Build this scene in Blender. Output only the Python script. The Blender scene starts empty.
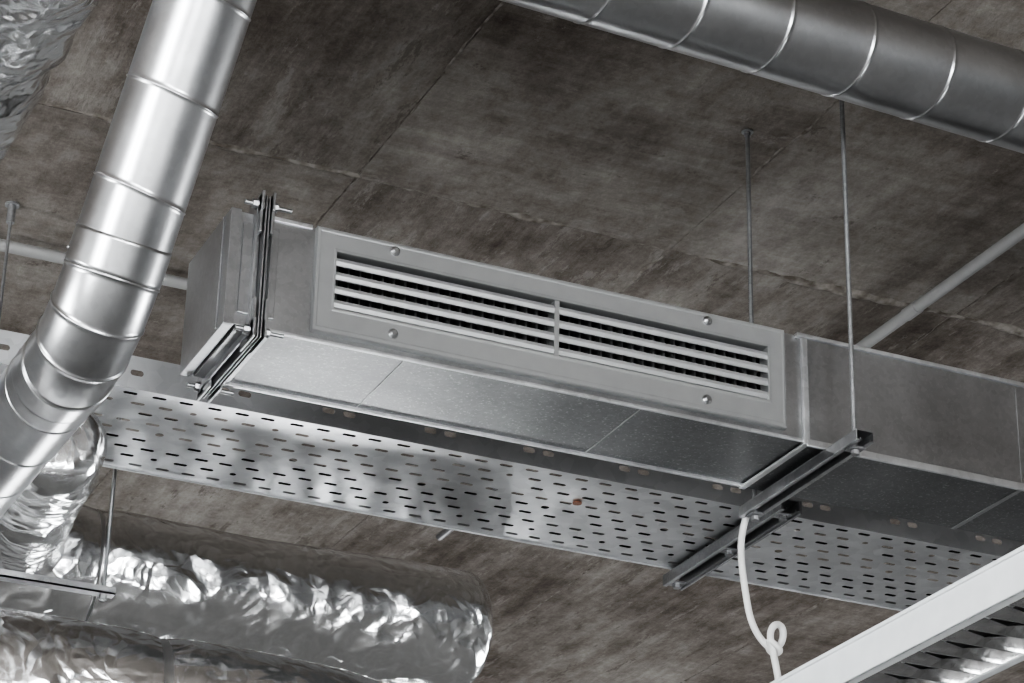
import bpy, math, random
from mathutils import Matrix, Vector, Euler, noise
random.seed(4)
H=1.6          # eye height; all z below are relative to the eye, shifted at the end
ZC=2.57        # ceiling soffit above the eye
COL=bpy.context.collection

# ---------------------------------------------------------------- materials
def nodes(name):
    m=bpy.data.materials.new(name); m.use_nodes=True
    nt=m.node_tree; nt.nodes.clear()
    o=nt.nodes.new('ShaderNodeOutputMaterial'); b=nt.nodes.new('ShaderNodeBsdfPrincipled')
    nt.links.new(b.outputs[0],o.inputs[0])
    return m,nt,b
def N(nt,t,**k):
    n=nt.nodes.new(t)
    for a,v in k.items():
        if a.startswith('i_'): n.inputs[a[2:].replace('_',' ')].default_value=v
        else: setattr(n,a,v)
    return n
def L(nt,a,b): nt.links.new(a,b)
def ramp(nt,src,stops):
    r=nt.nodes.new('ShaderNodeValToRGB'); e=r.color_ramp.elements
    while len(e)<len(stops): e.new(0.5)
    for i,(p,c) in enumerate(stops):
        e[i].position=p; e[i].color=(c,c,c,1) if isinstance(c,(int,float)) else (*c,1)
    L(nt,src,r.inputs[0]); return r.outputs[0]
def mapped(nt,scale=(1,1,1)):
    tc=nt.nodes.new('ShaderNodeTexCoord'); mp=nt.nodes.new('ShaderNodeMapping')
    mp.inputs['Scale'].default_value=scale
    L(nt,tc.outputs['Object'],mp.inputs[0]); return mp.outputs[0]
def mixc(nt,f,a,b,mode='MIX'):
    m=nt.nodes.new('ShaderNodeMix'); m.data_type='RGBA'; m.blend_type=mode
    for s,i in ((f,0),(a,6),(b,7)):
        if isinstance(s,(int,float)): m.inputs[i].default_value=s if i==0 else (s,s,s,1)
        elif isinstance(s,tuple): m.inputs[i].default_value=(*s,1)
        else: L(nt,s,m.inputs[i])
    return m.outputs[2]
def galv(name,lo,hi,r0,r1,spangle=60,bump=.02,bscale=6,speck=0.0,metal=1.0,stretch=(1,1,1),mixf=.8,sscale=230):
    m,nt,b=nodes(name)
    v=N(nt,'ShaderNodeTexVoronoi'); v.inputs['Scale'].default_value=spangle; L(nt,mapped(nt),v.inputs['Vector'])
    sep=nt.nodes.new('ShaderNodeSeparateColor'); L(nt,v.outputs['Color'],sep.inputs[0])
    n=N(nt,'ShaderNodeTexNoise'); n.inputs['Scale'].default_value=5; n.inputs['Detail'].default_value=8; L(nt,mapped(nt,stretch),n.inputs['Vector'])
    f=mixc(nt,mixf,sep.outputs[0],n.outputs[0])
    c=ramp(nt,f,[(.3,(lo*.985,lo*.995,lo*1.01)),(.7,(hi*.985,hi*.995,hi*1.01))])
    if speck>0:
        n2=N(nt,'ShaderNodeTexNoise'); n2.inputs['Scale'].default_value=sscale; n2.inputs['Detail'].default_value=3; L(nt,mapped(nt),n2.inputs['Vector'])
        s=ramp(nt,n2.outputs[0],[(.58,0.0),(.72,speck)])
        c=mixc(nt,s,c,(.8,.8,.8))
    L(nt,c,b.inputs['Base Color'])
    b.inputs['Metallic'].default_value=metal
    L(nt,ramp(nt,f,[(.3,r0),(.7,r1)]),b.inputs['Roughness'])
    n3=N(nt,'ShaderNodeTexNoise'); n3.inputs['Scale'].default_value=bscale; n3.inputs['Detail'].default_value=2; L(nt,mapped(nt),n3.inputs['Vector'])
    bp=nt.nodes.new('ShaderNodeBump'); bp.inputs['Strength'].default_value=.6; bp.inputs['Distance'].default_value=bump
    L(nt,n3.outputs[0],bp.inputs['Height']); L(nt,bp.outputs[0],b.inputs['Normal'])
    return m
M_DUCT=galv('galvanised_sheet',.40,.54,.29,.38,spangle=110,bump=.006,bscale=4,speck=.15,mixf=.86,metal=.98)
M_DUCTB=galv('galvanised_sheet_dusty',.19,.29,.31,.42,spangle=110,bump=.006,bscale=4,speck=.28,mixf=.84,metal=.98,sscale=200)  # dusty duct sheet, base also darkened to paint in the underside's shade
M_SPIRAL=galv('spiral_duct_steel',.46,.60,.285,.33,spangle=90,bump=.0015,bscale=6,mixf=.9,metal=1)
M_TRAY=galv('tray_steel',.62,.82,.285,.32,spangle=40,bump=.010,bscale=7,metal=1)
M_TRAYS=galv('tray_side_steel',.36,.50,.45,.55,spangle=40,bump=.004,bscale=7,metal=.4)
M_STRUT=galv('strut_steel',.36,.52,.29,.4,spangle=80,bump=.002,metal=.98)
M_ROD=galv('rod_steel',.28,.42,.35,.5,spangle=200,bump=.001,metal=.9)
M_SEAM=galv('seam_steel',.58,.76,.3,.45,spangle=80,bump=.002,metal=.92)
def plain(name,col,rough,metal=0,spec=.5):
    m,nt,b=nodes(name)
    n=N(nt,'ShaderNodeTexNoise'); n.inputs['Scale'].default_value=30; n.inputs['Detail'].default_value=4; L(nt,mapped(nt),n.inputs['Vector'])
    c=mixc(nt,n.outputs[0],tuple(x*.9 for x in col),tuple(min(1,x*1.08) for x in col))
    L(nt,c,b.inputs['Base Color']); b.inputs['Roughness'].default_value=rough; b.inputs['Metallic'].default_value=metal
    b.inputs['Specular IOR Level'].default_value=spec
    return m
M_GRILLE=plain('anodised_aluminium',(.38,.385,.385),.40,.65)
M_BLADE=plain('blade_aluminium',(.42,.425,.425),.42,.55)
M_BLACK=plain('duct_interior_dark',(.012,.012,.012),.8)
M_DARK=plain('rear_blade_dark',(.17,.17,.17),.6,.2)
M_WHITE=plain('white_powder_coat',(.68,.70,.71),.4)
M_CABLE=plain('white_pvc',(.66,.66,.65),.45)
M_CONDUIT=plain('conduit_paint',(.36,.36,.355),.5,.1)
M_LOUVRE=plain('louvre_aluminium',(.8,.8,.8),.18,1)
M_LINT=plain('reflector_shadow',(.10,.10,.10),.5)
M_WALL=plain('plaster',(.265,.265,.265),.9)
M_FRAME=plain('window_frame_grey',(.12,.12,.12),.5)
M_COPPER=plain('copper_stain',(.25,.12,.08),.5,.5)
M_TAPE=plain('aluminium_tape',(.55,.55,.55),.3,.95)
def foilmat():
    m,nt,b=nodes('crumpled_foil')
    mp=mapped(nt)
    n0=N(nt,'ShaderNodeTexNoise'); n0.inputs['Scale'].default_value=6; n0.inputs['Detail'].default_value=3; L(nt,mp,n0.inputs['Vector'])
    add=nt.nodes.new('ShaderNodeVectorMath'); add.operation='MULTIPLY_ADD'; L(nt,n0.outputs['Color'],add.inputs[0]); add.inputs[1].default_value=(.22,.22,.22); L(nt,mp,add.inputs[2])
    v=N(nt,'ShaderNodeTexVoronoi'); v.feature='DISTANCE_TO_EDGE'; v.inputs['Scale'].default_value=10; L(nt,add.outputs[0],v.inputs['Vector'])
    v2=N(nt,'ShaderNodeTexVoronoi'); v2.feature='F1'; v2.inputs['Scale'].default_value=27; L(nt,add.outputs[0],v2.inputs['Vector'])
    ad=nt.nodes.new('ShaderNodeMath'); ad.operation='MULTIPLY_ADD'; L(nt,v2.outputs['Distance'],ad.inputs[0]); ad.inputs[1].default_value=.35; L(nt,v.outputs['Distance'],ad.inputs[2])
    bp=nt.nodes.new('ShaderNodeBump'); bp.inputs['Strength'].default_value=.36; bp.inputs['Distance'].default_value=.02
    L(nt,ad.outputs[0],bp.inputs['Height']); L(nt,bp.outputs[0],b.inputs['Normal'])
    b.inputs['Base Color'].default_value=(.88,.885,.89,1); b.inputs['Metallic'].default_value=1; b.inputs['Roughness'].default_value=.22
    return m
M_FOIL=foilmat()
def concrete():
    m,nt,b=nodes('board_marked_concrete')
    at=nt.nodes.new('ShaderNodeAttribute'); at.attribute_name='panel'
    sp=nt.nodes.new('ShaderNodeSeparateColor'); L(nt,at.outputs['Color'],sp.inputs[0])
    def no(scale,detail,st,dist=0,rough=.55,off=0):
        n=N(nt,'ShaderNodeTexNoise'); n.inputs['Scale'].default_value=scale; n.inputs['Detail'].default_value=detail
        n.inputs['Roughness'].default_value=rough; n.inputs['Distortion'].default_value=dist
        mp=mapped(nt,st); mp.node.inputs['Location'].default_value=(off,off*.7,0); L(nt,mp,n.inputs['Vector']); return n.outputs[0]
    def mul(a,b_,c):
        q=nt.nodes.new('ShaderNodeMath'); q.operation='MULTIPLY_ADD'; L(nt,a,q.inputs[0]); q.inputs[1].default_value=b_
        if isinstance(c,(int,float)): q.inputs[2].default_value=c
        else: L(nt,c,q.inputs[2])
        return q.outputs[0]
    big=no(1.5,6,(1,1,1),0,.6)
    streakY=no(9,9,(1.6,.16,1),0,.72)
    streakX=no(9,9,(.16,1.7,1),0,.72)
    flake=no(6,15,(1.3,.75,1),0,.78)
    scrY=no(9,14,(1.7,.42,1),0,.80,3.3)
    scrX=no(9,14,(.7,1.3,1),0,.80,7.3)
    fine=no(50,8,(1,.8,1),0,.85)
    s=mixc(nt,sp.outputs[1],streakY,streakX)
    scr=mixc(nt,sp.outputs[1],scrY,scrX)
    v=mul(big,1.05,-.525); v=mul(s,.75,v); v=mul(flake,.8,v); v=mul(fine,.60,v); v=mul(sp.outputs[0],.11,v)
    v=mul(v,1.0,-.575)
    c=ramp(nt,v,[(.18,(.072,.058,.048)),(.38,(.155,.133,.115)),(.52,(.225,.200,.180)),(.68,(.315,.290,.266)),(.90,(.46,.435,.41))])
    fl=ramp(nt,scr,[(.57,0.0),(.59,.45)])
    c=mixc(nt,fl,c,(.39,.365,.34))
    dk=ramp(nt,scr,[(.405,.5),(.425,0.0)])
    c=mixc(nt,dk,c,(.10,.082,.068))
    L(nt,c,b.inputs['Base Color']); b.inputs['Roughness'].default_value=.85; b.inputs['Specular IOR Level'].default_value=.3
    bp=nt.nodes.new('ShaderNodeBump'); bp.inputs['Strength'].default_value=.8; bp.inputs['Distance'].default_value=.008
    hh=mul(scr,.8,v)
    L(nt,hh,bp.inputs['Height']); L(nt,bp.outputs[0],b.inputs['Normal'])
    return m
M_CONC=concrete()
def cement():
    m,nt,b=nodes('cement_drips')
    n=N(nt,'ShaderNodeTexNoise'); n.inputs['Scale'].default_value=40; n.inputs['Detail'].default_value=6; L(nt,mapped(nt),n.inputs['Vector'])
    L(nt,ramp(nt,n.outputs[0],[(.35,(.14,.12,.10)),(.65,(.34,.315,.29))]),b.inputs['Base Color']); b.inputs['Roughness'].default_value=.9
    return m
M_CEM=cement()
def floormat():
    m,nt,b=nodes('floor_screed')
    n=N(nt,'ShaderNodeTexNoise'); n.inputs['Scale'].default_value=1.5; n.inputs['Detail'].default_value=6; L(nt,mapped(nt),n.inputs['Vector'])
    L(nt,ramp(nt,n.outputs[0],[(.3,(.17,.17,.168)),(.7,(.27,.268,.265))]),b.inputs['Base Color']); b.inputs['Roughness'].default_value=.6
    return m
M_FLOOR=floormat()
def glow(name,col,st):
    m,nt,b=nodes(name); b.inputs['Base Color'].default_value=(.8,.8,.8,1)
    b.inputs['Emission Color'].default_value=(*col,1); b.inputs['Emission Strength'].default_value=st; return m
M_SKY=glow('overcast_daylight_glass',(.965,.985,1),18.5)  # emissive panes that light the room from out of view

# ---------------------------------------------------------------- mesh builder
class MB:
    def __init__(s): s.v=[];s.f=[];s.m=[];s.sm=[]
    def face(s,idx,m=0,sm=False): s.f.append(idx);s.m.append(m);s.sm.append(sm)
    def box(s,x0,x1,y0,y1,z0,z1,m=0,mat=None):
        b=len(s.v)
        for x in (x0,x1):
            for y in (y0,y1):
                for z in (z0,z1):
                    p=Vector((x,y,z)); s.v.append(mat@p if mat else p)
        for q in ((0,1,3,2),(4,6,7,5),(0,4,5,1),(2,3,7,6),(0,2,6,4),(1,5,7,3)): s.face(tuple(b+i for i in q),m)
    def ring(s,c,U,V,r,n):
        b=len(s.v)
        for i in range(n):
            a=2*math.pi*i/n; s.v.append(c+U*(r*math.cos(a))+V*(r*math.sin(a)))
        return b
    def bridge(s,a,b,n,m,sm=True):
        for i in range(n):
            j=(i+1)%n; s.face((a+i,a+j,b+j,b+i),m,sm)
    def cyl(s,p0,p1,r,n=16,m=0,cap=True,r1=None,sm=True):
        p0=Vector(p0);p1=Vector(p1);d=(p1-p0).normalized()
        U=d.orthogonal().normalized();V=d.cross(U); r1=r if r1 is None else r1
        a=s.ring(p0,U,V,r,n);b=s.ring(p1,U,V,r1,n); s.bridge(a,b,n,m,sm)
        if cap:
            a=s.ring(p0,U,V,r,n);s.face(tuple(reversed(range(a,a+n))),m)
            b=s.ring(p1,U,V,r1,n);s.face(tuple(range(b,b+n)),m)
    def hexn(s,p0,p1,r,m=0): s.cyl(p0,p1,r,6,m,True,None,False)
    def rod(s,p0,p1,r,pitch=.0016,m=0):
        p0=Vector(p0);p1=Vector(p1);d=(p1-p0);Ln=d.length;d.normalize();U=d.orthogonal().normalized();V=d.cross(U)
        n=8;k=int(Ln/(pitch*2.5));prev=None
        for i in range(k*2+1):
            c=p0+d*(Ln*i/(k*2)); a=s.ring(c,U,V,r if i%2 else r*.84,n)
            if prev is not None: s.bridge(prev,a,n,m,True)
            prev=a
    def obj(s,name,mats,parent=None,bevel=0,shift=True):
        me=bpy.data.meshes.new(name); me.from_pydata([tuple(v) for v in s.v],[],s.f)
        for m in mats: me.materials.append(m)
        me.polygons.foreach_set('material_index',s.m); me.polygons.foreach_set('use_smooth',s.sm); me.update()
        o=bpy.data.objects.new(name,me); COL.objects.link(o)
        if parent: o.parent=parent
        if bevel:
            b=o.modifiers.new('bevel','BEVEL'); b.width=bevel; b.segments=2; b.limit_method='ANGLE'
        return o
def empty(name):
    o=bpy.data.objects.new(name,None); COL.objects.link(o); return o
def curve(name,pts,r,mat,parent=None,cyclic=False):
    cu=bpy.data.curves.new(name,'CURVE'); cu.dimensions='3D'; cu.bevel_depth=r; cu.bevel_resolution=4; cu.resolution_u=12
    sp=cu.splines.new('NURBS'); sp.points.add(len(pts)-1)
    for i,p in enumerate(pts): sp.points[i].co=(*p,1)
    sp.use_endpoint_u=True; sp.order_u=4; cu.materials.append(mat); cu.use_fill_caps=True
    o=bpy.data.objects.new(name,cu); COL.objects.link(o); o.parent=parent; return o

# ---------------------------------------------------------------- room shell
X0,X1,Y0,Y1=-5.0,9.0,-5.0,9.6
FZ=-H
mb=MB(); cols=[]
jx=[1.587+.733*k for k in range(-10,12)]; jy=[4.42]
jx=[x for x in jx if X0<x<X1]; jx=[X0]+jx+[X1]; jy=[Y0]+jy+[Y1]
rnd=random.Random(11)
def ridge(mb,p0,p1,w,h,seed,dens=.35):
    p0=Vector(p0);p1=Vector(p1);d=(p1-p0);Ln=d.length;d.normalize();s=Vector((-d.y,d.x,0));n=int(Ln/.01);prev=None
    for i in range(n+1):
        c=p0+d*(Ln*i/n); a=noise.noise(Vector((i*.05,seed,0)))+.5*noise.noise(Vector((i*.21,seed,3)))+.3*noise.noise(Vector((i*.6,seed,3))); a=max(0.0,dens+a*1.1)
        wob=s*(.010*noise.noise(Vector((i*.07,seed,9)))+.004*noise.noise(Vector((i*.33,seed,9)))); b=len(mb.v)
        ww=w*(.3+a)
        for t,k in ((-1,0),(-.5,.75),(0,1),(.5,.6),(1,0)):
            mb.v.append(c+wob+s*(ww*t)+Vector((0,0,.003-(.003+h*a)*k)))
        if prev is not None:
            for q in range(4): mb.face((prev+q,prev+q+1,b+q+1,b+q),1,True); cols.append((0,0))
        prev=b
for i in range(len(jx)-1):
    for j in range(len(jy)-1):
        g=.0010; dz=rnd.uniform(0,.0015)
        cx=(jx[i]+jx[i+1])/2; cy=(jy[j]+jy[j+1])/2
        mb.box(jx[i]+g,jx[i+1]-g,jy[j]+g,jy[j+1]-g,ZC+dz,ZC+.1)
        v=rnd.uniform(-.25,.25); k=rnd.choice([0,0,.6])
        if 1.5<cx<2.4 and cy<4.42: v=.8;k=.75
        if 2.3<cx<3.1 and cy<4.42: v=.8;k=.5
        if cx<1.6 and cy<4.42: v=-.05;k=0
        cols+= [(v,k)]*6
mb.box(X0,X1,Y0,Y1,ZC+.012,ZC+.25); cols+=[(-.8,0)]*6
ridge(mb,(-.5,4.42,ZC),(6,4.42,ZC),.018,.007,1.3,.38)
for k,x in enumerate(jx[1:-1]):
    if .5<x<6: ridge(mb,(x,1.8,ZC),(x,8.5,ZC),.007,.003,5.1+k*1.7,.06)
ceil=mb.obj('ceiling',[M_CONC,M_CEM])
ca=ceil.data.color_attributes.new('panel','FLOAT_COLOR','CORNER')
for p in ceil.data.polygons:
    for li in p.loop_indices: ca.data[li].color=(*cols[p.index],0,1)
mb=MB(); mb.box(X0,X1,Y0,Y1,FZ-.1,FZ); mb.obj('floor',[M_FLOOR])
wn=[0]
def wall(name,a,b,axis,pos,thick,wins,wz0=FZ+.75,wz1=FZ+3.3):
    z0,z1=FZ,ZC
    def bx(m,u0,u1,za,zb,t0=0,t1=1,mi=0):
        p0=pos+thick*t0;p1=pos+thick*t1
        lo,hi=min(p0,p1),max(p0,p1)
        if axis=='x': m.box(u0,u1,lo,hi,za,zb,mi)
        else: m.box(lo,hi,u0,u1,za,zb,mi)
    m=MB()
    if wins: bx(m,a,b,z0,wz0); bx(m,a,b,wz1,z1)
    cur=a
    for (u0,u1) in wins: bx(m,cur,u0,wz0,wz1); cur=u1
    if wins: bx(m,cur,b,wz0,wz1)
    else: bx(m,a,b,z0,z1)
    m.obj(name,[M_WALL])
    for (u0,u1) in wins:
        w=MB(); bx(w,u0,u1,wz0,wz1,.55,.6,1)
        for uu in (u0,(u0+u1)/2-.03,u1-.06): bx(w,uu,uu+.06,wz0,wz1,.35,.55,0)
        for zz in (wz0,wz1-.06): bx(w,u0,u1,zz,zz+.06,.35,.55,0)
        wn[0]+=1; w.obj('window_%d'%wn[0],[M_FRAME,M_SKY])  # unseen windows, their glowing panes serve as light sources
wall('wall_back',X0,X1,'x',Y1,.2,[(2.7,3.9)],FZ+1.0,FZ+1.9)  # out-of-view window added and sized to put hot spots on the tray
wall('wall_front',X0,X1,'x',Y0,-.2,[(-4,-1.2),(.2,3.0)])
wall('wall_left',Y0,Y1,'y',X0,-.2,[(-2.5,0.8),(3.4,5.2)])
wall('wall_right',Y0,Y1,'y',X1,.2,[(3.5,6.0)],FZ+.75,FZ+2.3)  # out-of-view window added to brighten the metal on the right

# ---------------------------------------------------------------- rectangular supply duct with grille
D=empty('rectangular_supply_duct')
DX0,DX1=1.085,7.0; FY,BY=3.612,3.838; ZB,ZT=1.782,1.988
mb=MB()
OX0,OX1,OZ0,OZ1=1.262,2.092,1.838,1.950
mb.box(DX0,OX0,FY,FY+.002,ZB,ZT); mb.box(OX1,2.165,FY,FY+.002,ZB,ZT)
mb.box(OX0,OX1,FY,FY+.002,ZB,OZ0); mb.box(OX0,OX1,FY,FY+.002,OZ1,ZT)
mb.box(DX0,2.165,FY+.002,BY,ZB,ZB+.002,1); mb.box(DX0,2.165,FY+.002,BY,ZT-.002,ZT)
mb.box(DX0,2.165,BY-.002,BY,ZB+.002,ZT-.002)
mb.box(DX0,DX0+.002,FY+.002,BY-.002,ZB+.002,ZT-.002)
e=.004
mb.box(2.165,DX1,FY-e,FY-e+.002,ZB-e+.002,ZT-.004); mb.box(2.165,DX1,BY+e-.002,BY+e,ZB-e+.002,ZT-.004)
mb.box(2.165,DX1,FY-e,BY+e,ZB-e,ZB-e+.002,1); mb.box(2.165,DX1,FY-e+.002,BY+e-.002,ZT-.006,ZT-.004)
mb.box(2.165,2.167,FY-e+.002,BY+e-.002,ZB-e+.002,ZB); 
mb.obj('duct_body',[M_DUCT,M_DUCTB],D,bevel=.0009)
mb=MB()
mb.box(2.15,DX1,FY-.010,FY+.012,ZT-.006,ZT+.002); mb.box(2.165,DX1,FY-.009,FY-.002,ZB-.011,ZB+.003)
mb.box(1.16,2.165,BY-.003,BY+.004,ZB-.006,ZB+.003)
mb.box(2.160,2.172,FY-.008,FY,ZB-.006,ZT-.006); mb.box(2.160,2.172,FY-.008,BY+.006,ZB-.008,ZB-.003)
mb.box(1.155,1.225,FY-.004,FY+.004,ZT-.006,ZT+.003)
mb.box(1.155,2.165,FY-.0035,FY+.002,ZB-.003,ZB+.004)
mb.obj('lock_seams',[M_SEAM],D,bevel=.0015)
mb=MB()
mb.box(1.84,1.8425,FY+.006,BY-.004,ZB-.0012,ZB+.001); mb.box(1.40,1.4018,FY+.006,BY-.004,ZB-.0008,ZB+.001)
mb.box(2.62,2.63,FY-e-.002,BY+e,ZB-e-.0015,ZB-e+.001); mb.box(2.62,2.63,FY-e-.0015,FY-e,ZB-e,ZT-.01)
mb.obj('cross_seams',[M_DUCT],D,bevel=.0006)
mb=MB()
def flange(x,t,out):
    y0,y1,z0,z1=FY-out,BY+out,ZB-out,ZT+out
    mb.box(x,x+t,y0,FY,z0,z1); mb.box(x,x+t,BY,y1,z0,z1); mb.box(x,x+t,FY,BY,z0,ZB); mb.box(x,x+t,FY,BY,ZT,z1)
for x,t in ((1.121,.004),(1.133,.003),(1.1385,.003),(1.149,.004)): flange(x,t,.026 if 1.13<x<1.145 else .018)
for x0,x1 in ((1.104,1.133),(1.1415,1.166)):
    mb.box(x0,x1,FY-.006,FY,ZB+.02,ZT-.02); mb.box(x0,x1,FY+.01,BY-.01,ZB-.006,ZB)
mb.obj('flange_frames',[M_STRUT],D,bevel=.001)
mb=MB()
for y,z,sy,sz in ((FY-.014,ZT+.012,-1,1),(FY-.014,ZB-.012,-1,-1),(BY+.014,ZB-.012,1,-1),(BY+.014,ZT+.012,1,1)):
    for x in (1.1265,1.1455):
        a=-.020 if sy<0 else -.05; b2=.05 if sy<0 else .020
        mb.box(x-.002,x+.002,y+a,y+b2,z-.016 if sz>0 else z-.018,z+.018 if sz>0 else z+.016)
        mb.box(x-.002,x+.002,y-.014,y+.014,z-(.055 if sz>0 else .014),z+(.014 if sz>0 else .055))
    mb.cyl((1.100,y,z),(1.182,y,z),.0042,12); mb.hexn((1.113,y,z),(1.121,y,z),.0085); mb.hexn((1.149,y,z),(1.157,y,z),.0085)
    mb.cyl((1.121,y,z),(1.1225,y,z),.011,16); mb.cyl((1.1475,y,z),(1.149,y,z),.011,16)
mb.obj('flange_corners_and_bolts',[M_STRUT],D,bevel=.0008)
mb=MB()
mb.box(1.082,1.085,FY-.002,BY+.002,ZB-.002,ZT+.002)
mb.box(1.082,1.100,FY-.003,FY,ZB-.003,ZT+.003); mb.box(1.082,1.100,FY,BY,ZB-.003,ZB)
mb.box(1.079,1.082,FY+.03,FY+.034,ZB,ZT)
mb.obj('end_cap',[M_DUCT],D,bevel=.001)
G=empty('supply_air_grille')
GX0,GX1,GZ0,GZ1=1.230,2.123,1.7945,1.987
IX0,IX1,IZ0,IZ1=1.267,2.087,1.8425,1.9455
mb=MB()
prof=[(FY,0),(3.602,0),(3.5992,.0018),(3.5990,.006),(3.5995,.008),(3.5995,.032),(3.599,.034),(3.599,.0367),(3.602,.0375),(3.630,.0375)]
rings=[]
sxw=(IX0-GX0)/.0375; szw=(IZ0-GZ0)/.0375
for y,i in prof:
    b=len(mb.v)
    for x,z in ((GX0+i*sxw,GZ0+i*szw),(GX1-i*sxw*.97,GZ0+i*szw),(GX1-i*sxw*.97,GZ1-i*1.107),(GX0+i*sxw,GZ1-i*1.107)): mb.v.append(Vector((x,y,z)))
    rings.append(b)
for a,b in zip(rings,rings[1:]):
    for q in range(4): mb.face((a+q,a+(q+1)%4,b+(q+1)%4,b+q))
mb.box(1.668,1.677,3.601,3.63,IZ0,IZ1)
g=mb.obj('frame',[M_GRILLE],G)
mb=MB()
nb=4; pz=(IZ1-IZ0)/nb
for i in range(nb):
    zc=IZ0+pz*(i+.42)
    for xa,xb in ((IX0,1.668),(1.677,IX1)):
        sec=[(3.6035,zc-.0078),(3.6010,zc-.001),(3.6035,zc+.0058),(3.610,zc+.0074),(3.628,zc+.0118),(3.628,zc+.0092),(3.610,zc-.0026),(3.606,zc-.0084)]
        b=len(mb.v)
        for x in (xa,xb):
            for y,z in sec: mb.v.append(Vector((x,y,z)))
        n=len(sec)
        for q in range(n): mb.face((b+q,b+(q+1)%n,b+n+(q+1)%n,b+n+q))
        mb.face(tuple(range(b,b+n))); mb.face(tuple(reversed(range(b+n,b+2*n))))
mb.obj('horizontal_blades',[M_BLADE],G)
mb=MB()
x=IX0+.012
while x<IX1-.004:
    mb.box(x,x+.004,3.634,3.656,IZ0-.003,IZ1+.003,0); x+=.0205
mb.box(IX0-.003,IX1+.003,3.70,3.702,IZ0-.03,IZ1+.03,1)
mb.obj('rear_blades',[M_DARK,M_BLACK],G)
mb=MB()
for x,z in ((1.369,1.970),(1.372,1.817),(1.965,1.970),(1.962,1.817)):
    mb.cyl((x,3.600,z),(x,3.5965,z),.0085,20); mb.cyl((x,3.5965,z),(x,3.5925,z),.0085,20,r1=.004)
mb.obj('screw_caps',[M_STRUT],G)

# ---------------------------------------------------------------- round ducts with ring seams
def seamed(mb,p0,p1,R,pitch,nt=96,phase=0.0,tilt=0.0):
    p0=Vector(p0);p1=Vector(p1);d=p1-p0;Ln=d.length;d.normalize()
    U=d.cross(Vector((0,0,1)));U=(U if U.length>.1 else d.orthogonal()).normalized();V=d.cross(U)
    prof=[(-.004,0),(0,0),(.0008,.0006),(.0016,.0012),(.0030,.0012),(.0038,.0006),(.0046,0),(.0096,0),(pitch*.33,0),(pitch*.66,0)]
    rows=[(k*pitch+a+phase,h) for k in range(-2,int(Ln/pitch)+2) for a,h in prof]
    prev=None
    for s0,h in rows:
        b=len(mb.v)
        for i in range(nt+1):
            th=2*math.pi*i/nt; s=min(max(s0+tilt*R*math.cos(th),0),Ln)
            r=R+h; c=p0+d*s
            mb.v.append(c+U*(r*math.cos(th))+V*(r*math.sin(th)))
        if prev is not None:
            for i in range(nt): mb.face((prev+i,prev+i+1,b+i+1,b+i),0,True)
        prev=b
def collar(mb,c,d,R,w=.02):
    d=Vector(d).normalized();c=Vector(c);U=d.orthogonal().normalized();V=d.cross(U);pr=None
    for s,h in ((-w,0),(-w*.98,.0012),(-w*.8,.0012),(w*.8,.0012),(w*.98,.0012),(w,0)):
        a=mb.ring(c+d*s,U,V,R+h,96)
        if pr is not None: mb.bridge(pr,a,96,0)
        pr=a
mb=MB(); RA=.088
seamed(mb,(1.0,3.30,2.430),(5.2,3.33,2.330),RA,.163,phase=.105,tilt=.15)
rd=mb.obj('round_ventilation_duct',[M_SPIRAL])
mb=MB(); RB=.0715
P=Vector((.808,3.359,1.584)); up=Vector((.057,-.258,.454)).normalized(); lo=Vector((-.03,1,0)).normalized()
cosA=up.dot(lo); ang=math.acos(cosA); turn=math.pi-ang; RBEND=.17; tl=RBEND*math.tan(turn/2)
A=P+up*tl; B=P+lo*tl
top=P+up*((ZC-.045-P.z)/up.z)
seamed(mb,A,top,RB,.150,phase=.125,tilt=.12)
seamed(mb,B,P+lo*1.08,RB,.150,phase=.10,tilt=.12)
nrm=up.cross(lo).normalized()
cc=A+((lo-up*up.dot(lo)).normalized())*RBEND
ng=3; prev=None; nt=96
a0=A-cc; sg=1
for sgn in (1,-1):
    if (cc+Matrix.Rotation(sgn*turn,4,nrm)@a0-B).length<.01: sg=sgn
for g_ in range(ng+1):
    t=sg*turn*g_/ng
    rad=(Matrix.Rotation(t,4,nrm)@a0).normalized()
    tan=(Matrix.Rotation(t,4,nrm)@(-up))
    c=cc+rad*RBEND
    hh=.0018
    for s,h in ((-.008,0),(-.003,0),(-.002,.001),(-.001,hh),(.001,hh),(.002,.001),(.003,0),(.008,0)):
        b=len(mb.v)
        for i in range(nt):
            th=2*math.pi*i/nt; r=RB+h
            mb.v.append(c+rad*(r*math.cos(th))+nrm*(r*math.sin(th))+tan*s)
        if prev is not None: mb.bridge(prev,b,nt,0)
        prev=b
for c,d in ((A+up*.03,up),(B+lo*.03,lo)): collar(mb,c,d,RB,.028)
for k in range(4):
    th=.6+k*math.pi/2; U=up.orthogonal().normalized(); V=up.cross(U); n_=U*math.cos(th)+V*math.sin(th)
    mb.cyl(A+up*.02+n_*(RB),A+up*.02+n_*(RB+.003),.0025,10)
ld=mb.obj('elbow_ventilation_duct',[M_SPIRAL])

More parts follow.
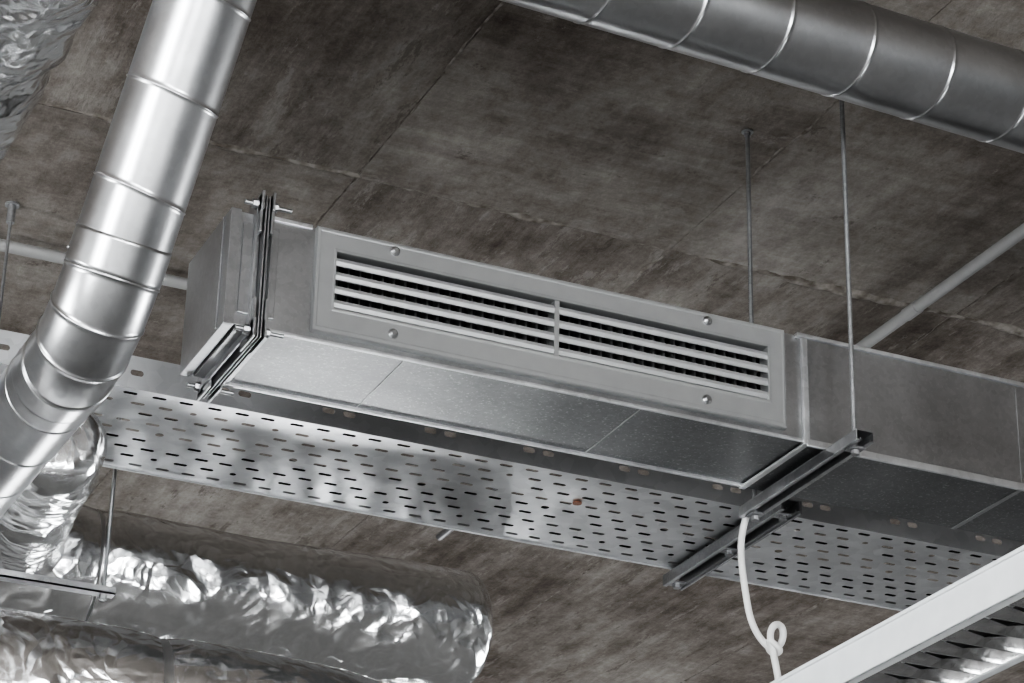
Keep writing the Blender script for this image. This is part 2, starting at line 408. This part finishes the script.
# ---------------------------------------------------------------- perforated cable tray
def perf(mb,o,U,V,nu,nv,cw,ch,hole,m=0,stag=True):
    o=Vector(o);U=Vector(U);V=Vector(V)
    K=16
    for j in range(nv):
        for i in range(nu):
            h=hole(i,j); x0=i*cw+(cw/2 if (stag and j%2) else 0); y0=j*ch
            if h is None:
                b=len(mb.v)
                for x,y in ((0,0),(cw,0),(cw,ch),(0,ch)): mb.v.append(o+U*(x0+x)+V*(y0+y))
                mb.face((b,b+1,b+2,b+3),m); continue
            hl,hw,ox=h; cx=x0+cw/2+ox; cy=y0+ch/2
            inn=[];out=[]
            for q in range(K):
                a=2*math.pi*(q+.5)/K; ca,sa=math.cos(a),math.sin(a)
                px=(hl/2-hw/2)*(1 if ca>0 else -1)+hw/2*ca; py=hw/2*sa; inn.append((cx+px,cy+py))
            per=[(1,.25),(1,1),(.6,1),(.2,1),(-.2,1),(-.6,1),(-1,1),(-1,.25)]
            per=per+[(-1,-.25),(-1,-1),(-.6,-1),(-.2,-1),(.2,-1),(.6,-1),(1,-1),(1,-.25)]
            for a,c in per: out.append((x0+cw/2+a*cw/2,y0+ch/2+c*ch/2))
            b=len(mb.v)
            for x,y in inn+out: mb.v.append(o+U*x+V*y)
            for q in range(K):
                r=(q+1)%K; mb.face((b+q,b+K+q,b+K+r,b+r),m)
T=empty('perforated_cable_tray')
TZ=1.83; TY0,TY1=4.035,4.41; TX0=.2
mb=MB(); rr=random.Random(3)
def th(i,j):
    if j in (1,7) : return (.0125,.0115,0) if i%3==0 else (.026,.0105,0)
    if j in (4,) and i%5==3: return (.016,.0155,0)
    if (j==5 and i%4==2) or (j==2 and i%5==1): return None
    return (.026,.0100,rr.uniform(-.003,.003))
perf(mb,(TX0,TY0+.008,TZ),(1,0,0),(0,1,0),102,9,.052,.0399,th)
mb.box(TX0,5.5,TY0,TY0+.008,TZ-.0005,TZ+.001); mb.box(TX0,5.5,TY1-.008,TY1,TZ-.0005,TZ+.001)
mb.obj('tray_bottom',[M_TRAY],T)
mb=MB()
def sh_(i,j):
    if j!=1: return None
    return (.024,.011,0) if i%5 in (0,1) else None
perf(mb,(TX0,TY0-.001,TZ-.004),(1,0,0),(0,0,1),132,3,.040,.0206,sh_,stag=False)
perf(mb,(TX0,TY1,TZ-.004),(1,0,0),(0,0,1),132,3,.040,.0206,lambda i,j:None,stag=False)
mb.box(TX0,5.5,TY0-.001,TY0+.012,TZ+.0575,TZ+.059); mb.box(TX0,5.5,TY1-.012,TY1,TZ+.0575,TZ+.059)
mb.obj('tray_sides',[M_TRAYS],T)
mb=MB()
mb.box(2.95,3.12,TY0-.004,TY0-.001,TZ+.004,TZ+.055); mb.box(2.98,3.10,TY0+.03,TY1-.03,TZ-.003,TZ-.0005)
for x in (2.98,3.02,3.06,3.10):
    for z in (.02,.04): mb.cyl((x,TY0-.004,TZ+z),(x,TY0-.009,TZ+z),.005,12)
mb.cyl((1.985,4.168,TZ-.001),(1.985,4.168,TZ-.004),.009,16,1)
mb.obj('splice_plate',[M_STRUT,M_COPPER],T,bevel=.0005)
# power and data cables lying in the tray (seen through the slots as dark gaps)
mb=MB(); rc=random.Random(8)
for k in range(9):
    r=rc.uniform(.005,.008); y=TY0+.03+k*.038; prev=None
    for i in range(54):
        x=.22+i*.098; c=Vector((x,y+.006*math.sin(i*.35+k),TZ+.002+r)); a=mb.ring(c,Vector((0,1,0)),Vector((0,0,1)),r,8)
        if prev is not None: mb.bridge(prev,a,8,0)
        prev=a
mb.obj('tray_cables',[M_BLACK],T)

# ---------------------------------------------------------------- strut trapezes & rods
def channel(mb,x,y0,y1,z1,w=.036,h=.021,t=.0025,slots=True):
    mb.box(x-w/2,x+w/2,y0,y1,z1-t,z1)
    for s in (-1,1):
        a,b=sorted((x+s*w/2,x+s*(w/2-t))); mb.box(a,b,y0,y1,z1-h,z1-t)
        a,b=sorted((x+s*(w/2-t),x+s*(w/2-.0095))); mb.box(a,b,y0,y1,z1-h,z1-h+t)
        a,b=sorted((x+s*(w/2-.0095),x+s*(w/2-.0075))); mb.box(a,b,y0,y1,z1-h,z1-h+.006)
S=empty('duct_trapeze_hanger')
mb=MB(); channel(mb,2.217,3.495,3.915,ZB-.012); mb.obj('strut_channel',[M_STRUT],S,bevel=.0008)
mb=MB()
RX=2.217
for y in (3.53,3.885):
    mb.rod((RX,y,ZB-.045),(RX,y,ZC),.0048)
    mb.hexn((RX,y,ZB-.012),(RX,y,ZB-.004),.008); mb.hexn((RX,y,ZB-.046),(RX,y,ZB-.038),.008)
    mb.box(RX-.013,RX+.013,y-.013,y+.013,ZB-.037,ZB-.0335)
    mb.cyl((RX,y,ZC-.014),(RX,y,ZC),.0065,12); mb.cyl((RX,y,ZC-.006),(RX,y,ZC-.004),.012,16)
mb.obj('threaded_rods',[M_ROD],S)
S2=empty('tray_support_bracket')
mb=MB(); channel(mb,2.335,3.955,4.445,TZ-.005,w=.041,h=.024)
mb.box(2.352,2.357,3.95,4.44,TZ-.034,TZ-.007)
for y in (3.985,4.20,4.42):
    mb.hexn((2.335,y,TZ-.038),(2.335,y,TZ-.029),.009); mb.box(2.320,2.350,y-.015,y+.015,TZ-.030,TZ-.027)
mb.obj('strut_channel',[M_ROD],S2,bevel=.0008)
mb=MB(); channel(mb,.42,3.99,4.46,TZ-.005)
for y in (4.015,4.44): mb.rod((.42,y,TZ-.03),(.42,y,ZC),.004)
mb.obj('tray_trapeze_hanger',[M_STRUT])
mb=MB(); mb.rod((.972,4.86,1.95),(.972,4.86,ZC),.004); mb.cyl((.972,4.86,ZC-.045),(.972,4.86,ZC),.009,12); mb.cyl((.972,4.86,ZC-.004),(.972,4.86,ZC),.016,16)
mb.obj('threaded_rod',[M_ROD])

# ---------------------------------------------------------------- conduits
CZ=ZC-.030
mb=MB(); x=2.919
mb.cyl((x,1.5,CZ),(x,4.9,CZ),.0135,20)
for y in (2.6,3.4,4.86): mb.box(x-.010,x+.010,y-.008,y+.008,CZ+.012,ZC); mb.cyl((x,y-.009,CZ),(x,y+.009,CZ),.0155,20)
mb.cyl((x,4.36,CZ),(x,4.41,CZ),.0155,20)
mb.obj('electrical_conduit',[M_CONDUIT])
mb=MB(); mb.cyl((-2,5.0,CZ),(2.4,5.0,CZ),.0135,20)
for xx in (.2,1.5): mb.box(xx-.01,xx+.01,4.99,5.01,CZ+.012,ZC)
mb.obj('electrical_conduit',[M_CONDUIT])
mb=MB(); mb.cyl((2.53,5.75,CZ),(2.53,6.20,CZ),.011,16); mb.box(2.52,2.54,5.9,5.92,CZ+.01,ZC)
mb.obj('electrical_conduit',[M_ROD])

# ---------------------------------------------------------------- foil wrapped ducts
def foil(path,R,step=.0045,nt=200,amp=.006,seed=0,tapes=(),noise_lo=.5,tw=.028,low=.010):
    pts=[Vector(p) for p in path]
    dense=[]
    for i in range(len(pts)-1):
        p0=pts[max(i-1,0)];p1=pts[i];p2=pts[i+1];p3=pts[min(i+2,len(pts)-1)]
        n=max(2,int((p2-p1).length/step))
        for k in range(n):
            t=k/n
            dense.append(.5*((2*p1)+(p2-p0)*t+(2*p0-5*p1+4*p2-p3)*t*t+(3*p1-p0-3*p2+p3)*t**3))
    dense.append(pts[-1])
    mb=MB(); Ln=sum((dense[i+1]-dense[i]).length for i in range(len(dense)-1)); s=0; prev=None; Up=Vector((0,0,1)); first=None
    for i,c in enumerate(dense):
        d=(dense[min(i+1,len(dense)-1)]-dense[max(i-1,0)]).normalized()
        U=d.cross(Up)
        if U.length<.2: U=d.cross(Vector((0,1,0)))
        U.normalize();V=U.cross(d)
        if i: s+=(c-dense[i-1]).length
        en=1.0
        for e_ in (s,Ln-s):
            if e_<.05: en*=math.sqrt(max(0,1-((.05-e_)/.05)**2))*.45+.55
        pinch=0; tp=False
        for tpos in tapes:
            q=abs(s-tpos)
            pinch-=.006*math.exp(-(q/.03)**2)
            if q<tw: tp=True
        b=len(mb.v)
        for k in range(nt):
            th=2*math.pi*k/nt; n_=U*math.cos(th)+V*math.sin(th)
            p=c+n_*R
            q=p*1.0+Vector((seed*7.3,0,0))
            w=noise.noise(q*2.2)
            lowf=.5-.5*math.sin(th)
            warp=Vector((noise.noise(q*6),noise.noise(q*6+Vector((5,1,2))),noise.noise(q*6+Vector((1,7,3)))))*.055
            r1=1-abs(noise.noise((q+warp)*7))*2.4
            r2=1-abs(noise.noise((q+warp)*17))*2.2
            r3=1-abs(noise.noise((q+warp)*43))*2.2
            a=amp*(noise_lo+(1.2-noise_lo)*max(0,min(1,(lowf-.35)/.3)))*(.25 if tp else 1)
            disp=w*low+a*(r1*1.1+r2*.42+r3*.12)+pinch
            mb.v.append(c+n_*((R+disp)*en))
        if prev is not None: mb.bridge(prev,b,nt,1 if tp else 0)
        else: first=b
        prev=b
    mb.face(tuple(reversed(range(first,first+nt))),0,True); mb.face(tuple(range(prev,prev+nt)),0,True)
    return mb,[M_FOIL,M_TAPE]
FD=empty('foil_insulated_duct')
mb,ms=foil([(.55,4.70,1.725),(1.0,4.70,1.725),(1.5,4.70,1.725),(2.01,4.70,1.725)],.122,seed=1,tapes=(.62,),amp=.008,noise_lo=.10,tw=.006,low=.014)
mb.obj('horizontal_run',ms,FD)
mb,ms=foil([(1.02,4.62,1.71),(.985,4.45,1.718),(.955,4.2,1.718),(.945,4.04,1.718)],.078,seed=2,amp=.006,noise_lo=.6,nt=150)
mb.obj('branch_stub',ms,FD)
mb,ms=foil([(.2,3.92,1.225),(1.0,3.92,1.225),(1.45,3.92,1.21),(1.62,3.92,1.14),(1.72,3.92,.98)],.115,seed=3,tapes=(.9,),amp=.005,noise_lo=.2,tw=.006)
mb.obj('foil_insulated_duct',ms)
mb,ms=foil([(.655,1.6,2.245),(.655,2.6,2.245),(.655,3.6,2.245),(.655,4.5,2.245)],.122,seed=5,amp=.007,noise_lo=.5,step=.006)
mb.obj('foil_insulated_duct',ms)
mb=MB()
mb.rod((1.150,4.475,1.585),(1.150,4.475,ZC),.0045)
mb.box(.55,1.170,4.462,4.488,1.598,1.601); mb.box(.55,1.170,4.462,4.465,1.598,1.612)
mb.hexn((1.15,4.475,1.588),(1.15,4.475,1.598),.008); mb.rod((.60,4.475,1.585),(.60,4.475,ZC),.0042)
mb.obj('pipe_trapeze_hanger',[M_STRUT])

# ---------------------------------------------------------------- white cable
W=empty('white_cable')
curve('cable_drop',[(2.217,3.905,1.772),(2.214,3.925,1.74),(2.206,3.925,1.70),(2.210,3.925,1.65),(2.214,3.92,1.60),(2.222,3.92,1.55),(2.245,3.92,1.515),
 (2.268,3.918,1.50),(2.286,3.914,1.515),(2.288,3.91,1.545),(2.268,3.905,1.552),(2.252,3.905,1.53),(2.262,3.91,1.50),(2.275,3.92,1.47),(2.280,3.92,1.44),
 (2.25,3.85,1.34),(2.15,3.72,1.27),(2.05,3.62,1.26),(2.035,3.58,1.235)],.0065,M_CABLE,W)
curve('wrap',[(2.255,3.908,1.515),(2.265,3.900,1.505),(2.280,3.905,1.498),(2.275,3.925,1.495),(2.258,3.925,1.503),(2.255,3.908,1.515)],.006,M_CABLE,W)

# ---------------------------------------------------------------- linear louvred luminaire
LU=empty('linear_louvre_luminaire')
lx0,lx1,ly0,ly1,lz0,lz1=1.952,2.125,.6,3.66,1.179,1.238
mb=MB()
mb.box(lx0,lx0+.003,ly0,ly1,lz0,lz1); mb.box(lx1-.003,lx1,ly0,ly1,lz0,lz1); mb.box(lx0,lx1,ly0,ly1,lz1-.003,lz1)
mb.box(lx0,lx0+.016,ly0,ly1,lz0,lz0+.003); mb.box(lx1-.016,lx1,ly0,ly1,lz0,lz0+.003)
mb.box(lx0,lx1,ly0,ly0+.003,lz0,lz1); mb.box(lx0,lx1,ly1-.003,ly1,lz0,lz1)
mb.box(lx0-.004,lx0+.002,ly0,ly1,lz1-.004,lz1+.002)
mb.obj('housing',[M_WHITE],LU,bevel=.001)
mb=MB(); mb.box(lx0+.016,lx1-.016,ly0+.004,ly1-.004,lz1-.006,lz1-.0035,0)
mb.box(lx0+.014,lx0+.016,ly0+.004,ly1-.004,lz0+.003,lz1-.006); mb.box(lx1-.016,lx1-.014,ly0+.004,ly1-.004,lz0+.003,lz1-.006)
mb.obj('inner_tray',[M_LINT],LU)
mb=MB(); y=ly0+.03; xa,xb=lx0+.017,lx1-.017
while y<ly1-.02:
    K=8; rows=[]
    for q in range(K+1):
        x=xa+(xb-xa)*q/K; dz=.012*(1-abs(2*q/K-1))
        b=len(mb.v); rows.append(b)
        for yy,zz in ((y-.0012,lz0+.001),(y-.006,lz0+.026-dz),(y+.006,lz0+.026-dz),(y+.0012,lz0+.001)): mb.v.append(Vector((x,yy,zz)))
    for a,b in zip(rows,rows[1:]):
        for q in range(4): mb.face((a+q,a+(q+1)%4,b+(q+1)%4,b+q))
    y+=.056
for s,d in ((xa,.015),(xb,-.015)):
    K=5;prev=None
    for q in range(K+1):
        t=q/K; b=len(mb.v)
        for yy in (ly0+.01,ly1-.01): mb.v.append(Vector((s+d*t*t,yy,lz0+.002+.026*t)))
        if prev is not None: mb.face((prev,prev+1,b+1,b),0,True)
        prev=b
mb.obj('louvre_blades',[M_LOUVRE],LU)
mb=MB()
mb.cyl((2.037,ly0+.05,lz0+.043),(2.037,ly1-.05,lz0+.043),.007,16)
mb.obj('fluorescent_tube',[M_WHITE],LU)
mb=MB()
for yy in (.9,2.1): mb.cyl((2.038,yy,lz1),(2.038,yy,ZC),.001,8); mb.cyl((2.038,yy,lz1),(2.038,yy,lz1+.02),.006,12)
mb.obj('suspension_wires',[M_ROD],LU)

# ---------------------------------------------------------------- shift to floor = 0, camera, world
for o in list(bpy.data.objects):
    if o.parent is None: o.location.z+=H
cd=bpy.data.cameras.new('camera'); cam=bpy.data.objects.new('camera',cd); COL.objects.link(cam)
m=Euler((-2.045401,0.374046,-0.209332)).to_matrix()
cam.matrix_world=Matrix.Translation((0,0,H))@m.transposed().to_4x4()
cd.sensor_width=36; cd.lens=2564.25/1024*36; cd.clip_start=.05
bpy.context.scene.camera=cam
try: bpy.context.scene.view_settings.look='AgX - High Contrast'
except Exception: pass
w=bpy.data.worlds.new('world'); bpy.context.scene.world=w; w.use_nodes=True
w.node_tree.nodes['Background'].inputs[0].default_value=(.8,.85,.9,1); w.node_tree.nodes['Background'].inputs[1].default_value=.5
